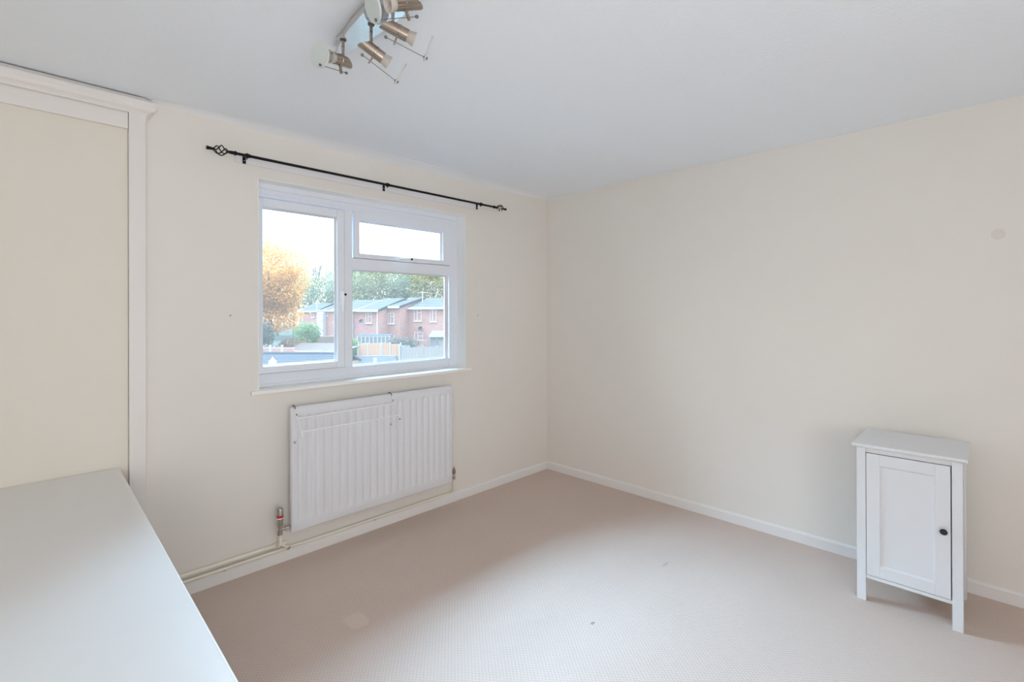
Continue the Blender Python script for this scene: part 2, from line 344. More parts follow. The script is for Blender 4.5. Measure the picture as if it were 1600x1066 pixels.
def sash(x0, x1, z0, z1, l, r, b, t):
    s = MB().ring(x0, x1, z0, z1, l, r, b, t, FY0-.018, FY0+.03).build('casement_sash', UPVC, win, bevel=.004)
    MB().bead(x0+l-.006, x1-r+.006, z0+b-.006, z1-t+.006, .014, FY0-.014, FY0+.012).build('glazing_bead', UPVC, s, bevel=.001)
    MB().box(x0+l-.01, x1-r+.01, FY0+.014, FY0+.020, z0+b-.01, z1-t+.01).build('pane', PANE, s)
    MB().box(x1-.001, x1+.0028, FY0-.010, FY0+.004, z0-.002, z1+.001).build('gasket', GASK, s); MB().box(x0, x1, FY0-.006, FY0+.004, z0-.0018, z0+.001).build('gasket', mat('grey_gasket', (.30, .30, .32), .7), s)
    return s
s1 = sash(0.935, 1.452, 1.050, 2.044, .030, .048, .040, .050)
s2 = sash(1.517, 2.290, 1.750, 2.050, .040, .058, .032, .055)
# handles
hm = MB(); y = FY0-.018
hm.box(1.420, 1.438, y-.010, y, 1.440, 1.545); h1 = hm.build('handle', HANDW, s1, bevel=.004)
MB().sweep([(1.429, y-.010, 1.518), (1.429, y-.030, 1.522), (1.427, y-.038, 1.505), (1.424, y-.038, 1.45), (1.422, y-.036, 1.395)], [.010, .010, .0095, .008, .006], 10).build('lever', HANDW, h1, smooth=True)
MB().lathe([(0.0075, 0), (0.0075, .004), (.005, .005), (0, .005)], 16, M=Matrix.Translation((1.433, y-.046, 1.508)) @ Matrix.Rotation(pi/2, 4, 'X')).build('key_lock', DARKIN, h1)
hm = MB(); hm.box(1.85, 1.96, y-.010, y, 1.757, 1.775); h2 = hm.build('handle', HANDW, s2, bevel=.004)
MB().sweep([(1.935, y-.010, 1.766), (1.935, y-.030, 1.766), (1.915, y-.036, 1.765), (1.87, y-.036, 1.762), (1.83, y-.034, 1.760)], [.009, .009, .0085, .007, .005], 10).build('lever', HANDW, h2, smooth=True)
MB().lathe([(0.0075, 0), (0.0075, .004), (.005, .005), (0, .005)], 16, M=Matrix.Translation((1.925, y-.043, 1.766)) @ Matrix.Rotation(pi/2, 4, 'X')).build('key_lock', DARKIN, h2)
# reveal linings and sill board
m = MB(); e = .004
m.box(OX0, OX0+e, YW-.002, FY0, OZ0+.02, OZ1); m.box(OX1-e, OX1, YW-.002, FY0, OZ0+.02, OZ1); m.box(OX0+e, OX1-e, YW-.002, FY0, OZ1-e, OZ1)
m.build('reveal_lining', REVEAL, win)
m = MB(); m.box(OX0, OX1, YW, FY0, .950, .976); m.box(.872, 2.418, YW-.022, YW, .950, .972)
m.build('window_sill', REVEAL, win, bevel=.004)

# batten and curtain pole
b = MB().box(.797, 2.475, YW-.014, YW, 2.190, 2.236).build('batten', mat('pale_batten_paint', (0.83, 0.81, 0.82), .5), bevel=.003)
tag(b, 'long pale painted wooden batten fixed to the wall above the window', 'batten')
pole = empty('curtain_pole', (1.70, 2.79, 2.221)); tag(pole, 'black iron curtain pole with twisted cage finials above the window', 'curtain pole')
T0 = Matrix.Translation((-1.70, -2.79, -2.221))
PY, PZ = 2.79, 2.221
MB(T0).sweep([(.777, PY, PZ), (2.628, PY, PZ)], .0075, 14).build('rod', BLACK, pole, smooth=True)
def finial(xc, d):   # xc: inner end, d: -1 to the left, +1 to the right
    m = MB(T0)
    m.sweep([(xc-d*.012, PY, PZ), (xc-d*.004, PY, PZ)], .0115, 14); m.sweep([(xc, PY, PZ), (xc+d*.012, PY, PZ), (xc+d*.03, PY, PZ)], [.009, .009, .0055], 12)
    m.sweep([(xc+d*.088, PY, PZ), (xc+d*.10, PY, PZ), (xc+d*.122, PY, PZ)], [.0065, .007, .010], 12)
    for q in range(4):
        pts = []
        for i in range(19):
            t = i/18; r = .004+.021*sin(pi*t)**.8; a = q*pi/2 + t*pi*1.15 + .3
            pts.append((xc+d*(.028+.062*t), PY+r*cos(a), PZ+r*sin(a)))
        m.sweep(pts, .0028, 7)
    return m.build('finial', BLACK, pole, smooth=True)
finial(.777, -1); finial(2.628, 1)
for x in (.840, 1.674, 2.480):
    m = MB(T0); m.sweep([(x-.005, PY, PZ), (x+.005, PY, PZ)], .0125, 16); m.sweep([(x+.009, PY, PZ), (x+.015, PY, PZ)], .0105, 16)
    m.sweep([(x, PY, PZ-.010), (x, PY, PZ-.020)], .003, 8); rg = m.build('ring', BLACK, pole, smooth=True)
    m = MB(T0); m.box(x-.008, x+.008, YW-.018, YW-.014, 2.188, 2.231); m.sweep([(x, YW-.017, 2.222), (x, YW-.03, 2.226), (x, PY+.012, 2.226), (x, PY, PZ-.009)], .0045, 8)
    br = m.build('bracket', BLACK, pole, bevel=.001)
    MB(T0).lathe([(.003, 0), (.0025, .0015), (0, .002)], 10, M=Matrix.Translation((x, YW-.018, 2.204)) @ Matrix.Rotation(pi/2, 4, 'X')).build('screw', VALVEM, br)

# ------------------------------------------------------------------ radiator
RX0, RX1, RZ0, RZ1, RY = 1.053, 2.180, .178, .871, 2.760
rad = empty('radiator', ((RX0+RX1)/2, 2.80, RZ0)); tag(rad, 'white fluted single panel radiator on the wall under the window', 'radiator')
T1 = Matrix.Translation((-(RX0+RX1)/2, -2.80, -RZ0))
m = MB(T1); nfl = 22; sub = 12; nx = nfl*sub; pitch = (RX1-RX0-.05)/nfl; zs = [RZ0+.004]
zs += [RZ0+.010, RZ0+.020, RZ0+.040, RZ0+.048, RZ0+.054, RZ0+.060, RZ0+.068, RZ0+.076] + [RZ0+.09+(RZ1-RZ0-.17)*i/6 for i in range(7)] + [RZ1-.066, RZ1-.060, RZ1-.054, RZ1-.048, RZ1-.04, RZ1-.026, RZ1-.016, RZ1-.008, RZ1-.003]
def ss(t): t = max(0, min(1, t)); return t*t*(3-2*t)
def radY(x, z):
    u = (x-RX0-.025)/pitch; k = 0
    if 0 < u < nfl:
        ph = u-math.floor(u); prof = ss((abs(ph-.5)-.10)/.24)     # trough between ridges
        prof = 1-prof
        ze = min(ss((z-RZ0-.046)/.03), ss((RZ1-.044-z)/.025)); k = .0075*prof*ze
    y = RY + k
    dz = RZ1-z
    if dz < .026: y += .020*(1-sqrt(max(0, 1-(1-dz/.026)**2)))
    dx = min(x-RX0, RX1-x)
    if dx < .008: y += .008*(1-sqrt(max(0, 1-(1-dx/.008)**2)))
    if z < RZ0+.014: y += .003
    return y
xs = [RX0, RX0+.002, RX0+.005, RX0+.010, RX0+.02] + [RX0+.025+pitch*i/sub for i in range(nx+1)] + [RX1-.02, RX1-.010, RX1-.005, RX1-.002, RX1]
xs = sorted(set(xs)); G = [[m.v((x, radY(x, z), z)) for z in zs] for x in xs]
for A, B in zip(G, G[1:]):
    for k in range(len(zs)-1): m.bm.faces.new((A[k], B[k], B[k+1], A[k+1]))
p = m.build('front_panel', RAD, rad, smooth=True)
m = MB(T1); m.box(RX0+.0005, RX1-.0005, RY+.0095, RY+.022, RZ0+.001, RZ1-.004); m.sweep([(RX0+.003, RY+.016, RZ0+.006), (RX1-.003, RY+.016, RZ0+.006)], .010, 10)
m.build('back_panel', RAD, rad, smooth=True)
m = MB(T1); m.sweep([(RX0+.01, RY+.018, RZ1-.012), (RX1-.01, RY+.018, RZ1-.012)], .011, 12); m.build('top_header', RAD, rad, smooth=True)
for x in (1.25, 1.98):
    m = MB(T1); m.box(x-.015, x+.015, RY+.02, YW-.001, .26, .78); m.build('wall_bracket', RAD, rad)

# valves
def valve(loc, label, red):
    v = empty('radiator_valve', loc); tag(v, label, 'valve')
    if red:
        MB().lathe([(.009, -.028), (.0135, -.026), (.0135, -.008), (.010, -.006), (.010, .012), (.012, .014), (.012, .020)], 18).build('body', VALVEM, v, smooth=True)
        MB().lathe([(.013, .020), (.0155, .024), (.0165, .062), (.0165, .066)], 20).build('lower_collar', VALVEM, v, smooth=True)
        MB().lathe([(.0170, .066), (.0175, .068), (.0175, .080), (.0170, .082)], 20).build('indicator_ring', RED, v, smooth=True)
        MB().lathe([(.0172, .082), (.0172, .112), (.015, .118), (0, .119)], 20).build('cap', VALVEM, v, smooth=True)
        MB().lathe([(.0176, .063), (.0188, .0655), (.0176, .068)], 20).build('white_band', REVEAL, v, smooth=True)
        MB().sweep([(.008, 0, 0), (.022, 0, 0), (.026, 0, 0), (.040, 0, 0), (.062, 0, 0)], [.008, .008, .012, .012, .007], 12).build('tail_nut', CHROME, v, smooth=True)
    else:
        MB().lathe([(.010, -.030), (.012, -.026), (.012, -.010), (.008, -.006), (.008, .008), (.011, .010)], 14).build('body', VALVEM, v, smooth=True)
        MB().lathe([(.011, .010), (.0125, .014), (.0125, .034), (.006, .046), (.003, .060), (0, .061)], 14).build('cap', BRASS, v, smooth=True)
        MB().sweep([(-.006, 0, 0), (-.030, 0, 0)], [.008, .007], 12).build('tail_nut', CHROME, v, smooth=True)
    return v
valve((1.000, 2.782, .206), 'chrome radiator valve with red ring at the radiator bottom left corner', True)
valve((2.207, 2.782, .218), 'small tarnished brass lockshield valve at the right side of the radiator', False)

# pipes on the skirting
def pipe(name, pts, r, label):
    o = MB().sweep(pts, r, 12).build(name, PIPEM, smooth=True); return tag(o, label, 'pipe')
tp = empty('heating_pipe', (.8, 2.834, .104)); tag(tp, 'thicker cream painted heating pipe running left from the red ringed valve', 'pipe')
Tt = Matrix.Translation((-.8, -2.834, -.104))
MB(Tt).sweep([(.417, 2.834, .104), (1.00, 2.834, .104)], .011, 12).build('run', PIPEM, tp, smooth=True)
MB(Tt).sweep([(.985, 2.834, .104), (1.05, 2.834, .104)], .0135, 12).build('tee_fitting', PIPEM, tp, smooth=True)
MB(Tt).sweep([(1.000, 2.834, .104), (1.000, 2.800, .113), (1.000, 2.782, .128), (1.000, 2.782, .180)], [.012, .0105, .010, .0085], 12).build('riser', PIPEM, tp, smooth=True)
MB(Tt).sweep([(1.030, 2.834, .100), (1.048, 2.806, .088), (1.052, 2.798, .084)], [.009, .009, .010], 12).build('drain_stub', PIPEM, tp, smooth=True)
MB(Tt).sweep([(1.052, 2.798, .084), (1.053, 2.795, .082)], [.0105, .0105], 12).build('stub_nut', VALVEM, tp, smooth=True)
sp_ = empty('heating_pipe', (1.3, 2.826, .0755)); tag(sp_, 'thin cream heating pipe along the skirting top to the right lockshield valve', 'pipe')
Ts = Matrix.Translation((-1.3, -2.826, -.0755))
MB(Ts).sweep([(.417, 2.826, .0755), (2.185, 2.826, .0755), (2.200, 2.822, .078), (2.207, 2.805, .090), (2.207, 2.786, .104), (2.207, 2.782, .12), (2.207, 2.782, .190)], .0078, 12).build('run', PIPEM, sp_, smooth=True)
for x in (.74, 1.6):
    MB(Ts).box(x-.005, x+.005, 2.822, 2.85, .064, .069).build('clip', VALVEM, sp_)

# over-radiator airer
air = empty('radiator_airer', (1.37, 2.72, .80)); tag(air, 'white wire clothes airer hooked over the left part of the radiator top', 'clothes airer')
Ta = Matrix.Translation((-1.37, -2.72, -.80))
for x in (1.070, 1.675):
    hook = [(x, 2.792, .848), (x, 2.788, .868), (x, 2.776, .8795), (x, 2.760, .878), (x, 2.744, .862), (x, 2.732, .842), (x, 2.722, .820)]
    a = MB(Ta).sweep(hook[4:] + [(x, 2.690, .781), (x, 2.658, .745), (x, 2.650, .726)], .0027, 8).build('arm', WIREM, air, smooth=True)
    MB(Ta).sweep(hook[:5], .0024, 8).build('hook', RUBBER, a, smooth=True)
    MB(Ta).sweep([(x, 2.730, .838), (x, 2.725, .828)], .0027, 8).build('rust_spot', RUBBER, a, smooth=True)
    MB(Ta).sweep([(x, 2.650, .726), (x, 2.700, .703), (x, 2.748, .680)], .0017, 8).build('brace', WIREM, a, smooth=True)
    MB(Ta).lathe([(.005, 0), (.006, .004), (.006, .010), (0, .011)], 12, M=Matrix.Translation((x, 2.759, .676)) @ Matrix.Rotation(pi/2, 4, 'X')).build('rubber_foot', FOOT, a)
MB(Ta).lathe([(.0035, -.004), (.0035, .004)], 10, M=Matrix.Translation((1.675, 2.651, .727))).build('end_cap', RUBBER, air)
for y, z in ((2.716, .815), (2.662, .750)):
    MB(Ta).sweep([(1.070, y, z), (1.675, y, z)], .0031, 8).build('rail', WIREM, air, smooth=True)

# ------------------------------------------------------------------ fitted wardrobe on the left
wdb = empty('fitted_wardrobe', (-.3, 2.83, 0)); tag(wdb, 'cream built-in wardrobe front with corner post and cornice at the left', 'wardrobe')
Tw = Matrix.Translation((.3, -2.83, 0)); WB = YW-.001
MB(Tw).box(.352, .4145, 2.815, WB, 0, 2.330).build('corner_post', TRIM, wdb, bevel=.002)
MB(Tw).box(XL+.004, .3505, 2.822, WB-.004, 2.242, 2.330).build('fascia', TRIM, wdb, bevel=.002)
MB(Tw).box(XL+.004, -.42, 2.840, WB, .01, 2.262).build('door', PANEL, wdb, bevel=.0015)
MB(Tw).box(-.415, .351, 2.840, WB, .01, 2.262).build('door', PANEL, wdb, bevel=.0015)
# cornice with a mitred return at the right end
prof = [(0.0, 2.270), (.003, 2.272), (.006, 2.292), (.012, 2.312), (.020, 2.330), (.024, 2.345), (.026, 2.352), (.026, 2.3755), (.016, 2.382), (-.005, 2.400)]
m = MB(Tw); A, B, Cc = [], [], []
for d, z in prof:
    A.append(m.v((XL+.004, 2.817-d, z if z > 2.34 else 2.316+(z-2.270)*.35))); B.append(m.v((.413+d*1.5, 2.817-d, z if z > 2.34 else 2.316+(z-2.270)*.35))); Cc.append(m.v((.413+d*1.5, WB, z)))
n = len(prof)
for P_, Q_ in ((A, B), (B, Cc)):
    for k in range(n-1): m.bm.faces.new((P_[k], Q_[k], Q_[k+1], P_[k+1]))
m.build('cornice', TRIM, wdb)

# ------------------------------------------------------------------ desk in the lower left
desk = empty('desk', (-.0334, 1.948, 0), radians(-.785)); tag(desk, 'long white desk with a smooth plain top at the lower left', 'desk')
MB().box(-.46, .3355, -1.02, .890, .672, .6920).build('tabletop', DESKW, desk, bevel=.002)
MB().box(.3335, .3372, -1.02, .890, .6715, .6925).build('edge_strip', EDGE, desk)
for y in (-1.0, .85): MB().box(-.44, .30, y, y+.022, 0, .672).build('side_panel', DESKW, desk, bevel=.001)
MB().box(-.44, .30, -.075, -.053, 0, .672).build('side_panel', DESKW, desk, bevel=.001)
MB().box(-.44, -.42, -.978, .85, .30, .672).build('back_panel', DESKW, desk)
for k in range(3):
    d = MB().box(.302, .318, -.970, -.082, .05+k*.206, .05+k*.206+.198).build('drawer_front', DESKW, desk, bevel=.002)
    MB().lathe([(.006, 0), (.006, .012), (.014, .016), (.013, .024), (0, .027)], 16, M=Matrix.Translation((.318, -.52, .149+k*.206)) @ Matrix.Rotation(pi/2, 4, 'Y')).build('knob', KNOB, d, smooth=True)
MB().box(-.42, .30, -.978, -.075, .03, .048).build('bottom_panel', DESKW, desk)

# ------------------------------------------------------------------ white cabinet by the east wall
CX, CY = 2.862, .288         # front face plane / centre in y
cab = empty('cabinet', (3.05, CY, 0)); tag(cab, 'small white cabinet with panelled door and dark knob by the wall', 'cabinet')
# local frame: x toward wall, y along wall
Tc = Matrix.Translation((-3.05, -CY, 0))
y0, y1, x0, x1 = .100, .480, 2.862, 3.236
MB(Tc).prism([(x0-.016, .744), (x0-.016, .7555), (x1+.012, .7555), (x1+.012, .744), (x1+.008, .736), (x0-.008, .736)], 'y', y0-.017, y1+.017).build('top', CABW, cab, bevel=.0025)
for yy in (y0, y1-.036):
    for xx, wx in ((x0, .036), (x1-.036, .036)):
        MB(Tc).box(xx, xx+wx, yy, yy+.036, 0, .736).build('leg', CABW, cab, bevel=.0015)
for yy in (y0+.008, y1-.022):
    s = MB(Tc).box(x0+.036, x1-.036, yy, yy+.014, .125, .736).build('side_panel', CABW, cab)
MB(Tc).box(x0+.006, x0+.024, y0+.036, y1-.036, .714, .736).build('top_rail', CABW, cab, bevel=.001)
MB(Tc).box(x0+.004, x0+.026, y0+.036, y1-.036, .110, .126).build('bottom_rail', CABW, cab, bevel=.001)
MB(Tc).box(x1-.014, x1-.006, y0+.036, y1-.036, .115, .736).build('back_panel', CABW, cab)
MB(Tc).box(x0+.026, x1-.014, y0+.022, y1-.022, .112, .126).build('bottom_shelf', CABW, cab)
MB(Tc).box(x0+.030, x1-.014, y0+.024, y1-.024, .40, .412).build('inner_shelf', CABW, cab)
# door with recessed panel
dy0, dy1, dz0, dz1 = y0+.040, y1-.038, .129, .711; st = .052
door = MB(Tc); xf = x0+.001; xb = x0+.019
for a in ((dy0, dy0+st, dz0, dz1), (dy1-st, dy1, dz0, dz1), (dy0+st, dy1-st, dz0, dz0+st), (dy0+st, dy1-st, dz1-st, dz1)):
    door.box(xf, xb, a[0], a[1], a[2], a[3])
dr = door.build('door', CABW, cab, bevel=.0012)
pm = MB(Tc); o = [(dy0+st, dz0+st), (dy1-st, dz0+st), (dy1-st, dz1-st), (dy0+st, dz1-st)]; i_ = [(dy0+st+.006, dz0+st+.006), (dy1-st-.006, dz0+st+.006), (dy1-st-.006, dz1-st-.006), (dy0+st+.006, dz1-st-.006)]
O = [pm.v((xf+.001, a, b_)) for a, b_ in o]; I = [pm.v((xf+.008, a, b_)) for a, b_ in i_]
for k in range(4): pm.bm.faces.new((O[k], O[(k+1) % 4], I[(k+1) % 4], I[k]))
pm.bm.faces.new(I); pm.build('door_panel', CABW, dr)
MB(Tc).lathe([(.005, 0), (.0045, .010), (.0125, .014), (.0135, .019), (.010, .024), (0, .026)], 20, M=Matrix.Translation((xf, dy0+.022, .424)) @ Matrix.Rotation(-pi/2, 4, 'Y')).build('knob', KNOB, dr, smooth=True)

# ------------------------------------------------------------------ ceiling spotlight fitting
fx, fy = .825, 1.43
lamp = empty('ceiling_light', (fx, fy, H)); tag(lamp, 'curved chrome ceiling light with four bronze spotlights and glass discs', 'ceiling light')
Tl = Matrix.Translation((-fx, -fy, -H))
m = MB(Tl); poly = []
for i in range(33):
    t = -1+2*i/32; yy = fy+.352*t; poly.append((.789+.058*t*t, yy))
for i in range(17):
    t = 1-2*i/16; poly.append((.893-.030*t*t, fy+.340*t))
m.prism(poly, 'z', 2.372, 2.396); m.build('backplate', CHROME, lamp, bevel=.0015)
MB(Tl).box(.815, .865, fy-.28, fy+.28, 2.396, H).build('mounting_rail', CHROME, lamp)
MB(Tl).lathe([(0, 2.346), (.020, 2.348), (.034, 2.356), (.040, 2.372)], 32, origin=(.822, fy+.005, 0)).build('centre_cap', mat('dark_chrome', (0.42, 0.44, 0.50), .25, 1.0), lamp, smooth=True)
heads = [((.831, 1.662, 2.260), (-.884, -.398, -.246)), ((.811, 1.508, 2.260), (.80, -.25, -.46)),
         ((.811, 1.358, 2.260), (.85, -.39, -.32)), ((.819, 1.200, 2.260), (-.906, .127, -.403))]
cache = {}
def part(name, mb_fn, material, parent, M, **k):
    if name in cache: o = bpy.data.objects.new(name, cache[name].data); col.objects.link(o)
    else: o = mb_fn().build(name, material, None, **k); cache[name] = o
    o.parent = parent; o.matrix_local = M
    return o
SEG = 28
RODM = mat('dull_steel_rod', (0.24, 0.22, 0.21), 0.55, 0.7)
def body():
    m = MB(); R_ = .0195                                     # axis +x, slanted rear end
    rings = []
    for j in range(9):
        ring = []
        for k in range(SEG):
            a = 2*pi*k/SEG; yv, zv = cos(a), sin(a)
            xr = -.028 + .018*(1+zv)*1.0; xf_ = .058; x_ = xr+(xf_-xr)*j/8
            ring.append(m.v((x_, R_*yv, R_*zv)))
        rings.append(ring)
    for A, B in zip(rings, rings[1:]):
        for k in range(SEG): m.bm.faces.new((A[k], A[(k+1) % SEG], B[(k+1) % SEG], B[k]))
    m.bm.faces.new(rings[0][::-1])
    inner = [m.v((.058, .017*cos(2*pi*k/SEG), .017*sin(2*pi*k/SEG))) for k in range(SEG)]
    deep = [m.v((.030, .016*cos(2*pi*k/SEG), .016*sin(2*pi*k/SEG))) for k in range(SEG)]
    for k in range(SEG):
        j = (k+1) % SEG; m.bm.faces.new((rings[-1][k], rings[-1][j], inner[j], inner[k])); m.bm.faces.new((inner[k], inner[j], deep[j], deep[k]))
    m.bm.faces.new(deep); return m
RY90 = Matrix.Rotation(pi/2, 4, 'Y')
def cup():
    m = MB(); m.lathe([(.0165, .050), (.0178, .060), (.0225, .082), (.0205, .082), (.0160, .060), (.0145, .050)], SEG, M=RY90); return m
def bulb():
    m = MB(); m.lathe([(.006, .031), (.008, .05), (.013, .062), (.0, .066)], 16, M=RY90); return m
def band():
    m = MB(); m.lathe([(.0198, .026), (.0208, .027), (.0208, .032), (.0198, .033)], SEG, M=RY90)
    m.box(.0265, .0325, -.004, .004, -.046, -.019); return m
def rod_():
    m = MB(); m.sweep([(-.0, 0, -.038), (.130, 0, -.038)], .0013, 8); m.lathe([(0, -.006), (.004, -.004), (.0052, 0), (.004, .004), (0, .006)], 12, M=Matrix.Translation((0, 0, -.038)) @ RY90)
    m.lathe([(.0, .124), (.0045, .125), (.0045, .128), (.0, .129)], 12, M=Matrix.Translation((0, 0, -.038)) @ RY90)
    m.lathe([(.0, .133), (.0045, .134), (.0045, .138), (.0, .139)], 12, M=Matrix.Translation((0, 0, -.038)) @ RY90); return m
def disc():
    m = MB(); m.lathe([(0, .1275), (.0385, .1275), (.0400, .1295), (.0400, .1315), (.0385, .1335), (0, .1335)], 40, M=Matrix.Translation((0, 0, -.006)) @ RY90); return m
for (A, d) in heads:
    d = Vector(d).normalized(); up = (Vector((0, 0, 1))-d*d.z).normalized(); side = up.cross(d)
    C_ = Vector(A)+up*.038
    M = Matrix(((d.x, side.x, up.x, C_.x), (d.y, side.y, up.y, C_.y), (d.z, side.z, up.z, C_.z), (0, 0, 0, 1)))
    Ml = Tl @ M
    hd = part('spotlight', body, BRUSH, lamp, Ml, smooth=True); I4 = Matrix.Identity(4)
    part('glass_cup', cup, FROSTP, hd, I4, smooth=True); part('bulb', bulb, FROST, hd, I4, smooth=True); part('clamp_band', band, BRUSH, hd, I4, smooth=True)
    part('rod', rod_, RODM, hd, I4, smooth=True); part('glass_disc', disc, FROST, hd, I4, smooth=True)
    base = C_ + d*.004 + up*.016
    mm = MB(Tl); mm.sweep([base, (base.x, base.y, 2.345), (base.x, base.y, 2.373)], .0052, 12)
    st_ = mm.build('stem', BRUSH, lamp, smooth=True)
    mm = MB(Tl); mm.lathe([(.0056, 2.3435), (.0060, 2.345), (.0056, 2.3465)], 12, origin=(base.x, base.y, 0)); mm.lathe([(.0052, 2.366), (.011, 2.369), (.012, 2.372)], 16, origin=(base.x, base.y, 0))
    mm.build('flange', mat('dark_flange', (.18, .16, .15), .4, .9), st_, smooth=True)

# ------------------------------------------------------------------ outside
def SW(L, Z, z=0.0): return Vector((.7037*L+.7105*Z, -.7105*L+.7037*Z, z))
GZ = -3.6
g = MB(); n = 1
g.box(-60, 190, 3.4, 210, GZ-.3, GZ); struct(g.build('ground', GROUND))
AX = math.atan2(-.9085, .4185)      # direction of the house fronts
def xwindow(parent, x0, x1, z0, z1, panes=2, vent=True):
    m = MB(); fw = .07; yy = -.03
    m.ring(x0, x1, z0, z1, fw, fw, fw, fw, yy-.02, .10)
    for k in range(1, panes):
        xm = x0+(x1-x0)*(.42 if panes == 2 else k/panes); m.box(xm-.04, xm+.04, yy-.02, .10, z0+fw, z1-fw)
    if vent: m.box(x0+(x1-x0)*.42, x1-fw, yy-.02, .10, z1-.46, z1-.39)
    wn = m.build('window', XWHITE, parent)
    MB().box(x0+fw, x1-fw, .02, .05, z0+fw, z1-fw).build('pane', XGLASS, wn)
    MB().box(x0+fw, x0+fw+.16, .055, .07, z0+fw, z1-fw).build('curtain', XCURT, wn); MB().box(x1-fw-.16, x1-fw, .055, .07, z0+fw, z1-fw).build('curtain', XCURT, wn)
    MB().box(x0-.06, x1+.06, -.09, .06, z0-.09, z0).build('sill', XWHITE, wn)
def house(L, Z, xa, xb, ez, rz, half, wins, label, brick=BRICK, back=None, gz=GZ, group=None, roof=ROOFT, pipes=(), panes=2):
    back = back or 2*half
    h = empty('house', SW(L, Z, gz), AX); tag(h, label, 'house')
    e, r = ez-gz, rz-gz
    MB().prism([(0.0, 0), (back, 0), (back, e), (half, r-.12), (0, e)], 'x', xa, xb).build('wall', brick, h)
    # roof slopes with stepped tile courses
    for sgn in (0, 1):
        m = MB(); nc = 11
        for k in range(nc):
            t0, t1 = k/nc, (k+1)/nc+.02
            yA = -.25+(half+.25)*t0; zA = e-.02+(r-e+.02)*t0; yB = -.25+(half+.25)*min(1, t1); zB = e-.02+(r-e+.02)*min(1, t1)
            P4 = [(yA, zA-.02), (yA, zA+.07), (yB, zB+.03), (yB, zB-.06)]
            if sgn: P4 = [(2*half-a, b_) for a, b_ in P4]
            m.prism(P4, 'x', xa-.12, xb+.12)
        m.build('roof', roof, h)
    MB().box(xa-.14, xb+.14, -.33, -.24, e-.20, e+.03).build('gutter', XWHITE, h)
    for xx in (xa-.15, xb+.11):
        m = MB(); m.prism([(-.25, e-.22), (half, r-.20), (half, r+.04), (-.25, e+.05)], 'x', xx, xx+.05); m.build('bargeboard', ROOFD if xx > xa else XWHITE, h)
    for (x0, x1, z0, z1) in wins: xwindow(h, x0, x1, z0-gz, z1-gz, panes)
    for xp in pipes: MB().sweep([(xp, -.08, .05), (xp, -.08, e-.1)], .06, 8).build('downpipe', XWHITE, h)
    return h
hD = house(-12.14, 57.04, 0, 9.5, 1.99, 3.19, 4.1, [(.78, 1.8, .43, 1.84), (2.89, 3.72, .36, 1.76), (.82, 1.97, -2.02, -.88)], 'red brick house nearest the right window edge with two upper windows')
hC = house(-12.77, 55.3, -1.6, 0, 2.12, 3.26, 5.2, [(-1.55, -.69, .15, 1.39), (-1.55, -.69, -1.9, -1.14)], 'narrow brick house between the two larger brick houses with long side wall', back=9)
hB = house(-14.84, 54.1, -2.6, 0, 1.71, 3.13, 5.2, [(-1.66, -.85, .25, 1.39), (-1.62, -.43, -2.04, -1.0)], 'brick house behind the orange fence with white downpipe at its corner', back=9, pipes=(-.08,))
hA = house(-16.83, 56.1, -4.5, 0, 1.76, 3.0, 4.6, [(-3.4, -2.2, .2, 1.35)], 'brick house partly hidden behind the window mullion', pipes=(-1.75,))
hE = house(-33.62, 84, -3.91, 0, 1.73, 3.12, 4.0, [(-1.25, -.56, .62, 1.28)], 'distant brick house with white downpipe right of the orange tree', pipes=(-2.93,), gz=-3.6, panes=1)
hF = house(-32.27, 83, 0, 6.06, 1.82, 2.9, 3.6, [(.55, 1.15, .85, 1.40)], 'distant brick house just left of the window mullion', panes=1)
bay = empty('extension', SW(-31.87, 82, GZ), AX); tag(bay, 'white panelled house front with one dark window between distant houses', 'house extension')
MB().box(-1.21, 0, 0, 3.5, 0, 1.82-GZ).build('wall', mat('white_cladding', (.30, .30, .32), .7), bay)
xwindow(bay, -.98, -.12, .18-GZ, 1.22-GZ, 2, False)
MB().box(-1.3, .08, -.1, 3.5, 1.82-GZ, 1.95-GZ).build('roof', XWHITE, bay)

def aerial(L, Z, z0, z1, label):
    a = empty('aerial', SW(L, Z, z0), AX); tag(a, label, 'aerial')
    MB().sweep([(0, 0, 0), (0, 0, z1-z0)], .045, 8).build('mast', XWHITE, a)
    m = MB(); hh = z1-z0-.15; m.sweep([(-.55, 0, hh), (.75, 0, hh)], .03, 6)
    for k in range(6): m.sweep([(-.5+.2*k, -.22, hh), (-.5+.2*k, .22, hh)], .018, 6)
    m.build('antenna', XWHITE, a)
aerial(-10.75, 58.6, 2.55, 3.95, 'white television aerial on the nearest brick house ridge')
aerial(-33.0, 82.3, 1.90, 3.2, 'white aerial mast on the distant houses left of the mullion')
for (L, Z, z, lb) in ((-16.55, 53.6, .45, 'dark satellite dish on the brick house behind the orange fence'), (-10.55, 56.2, -.45, 'dark satellite dish under the upper window of nearest house')):
    s = empty('satellite_dish', SW(L, Z, z), AX); tag(s, lb, 'satellite dish')
    MB().lathe([(0, 0), (.12, .02), (.22, .07), (.26, .11), (.24, .11), (.12, .04), (0, .02)], 16, M=Matrix.Rotation(radians(65), 4, 'X')).build('dish', DARKIN, s)
    MB().sweep([(0, 0, 0), (0, .3, -.1)], .025, 6).build('arm', DARKIN, s)

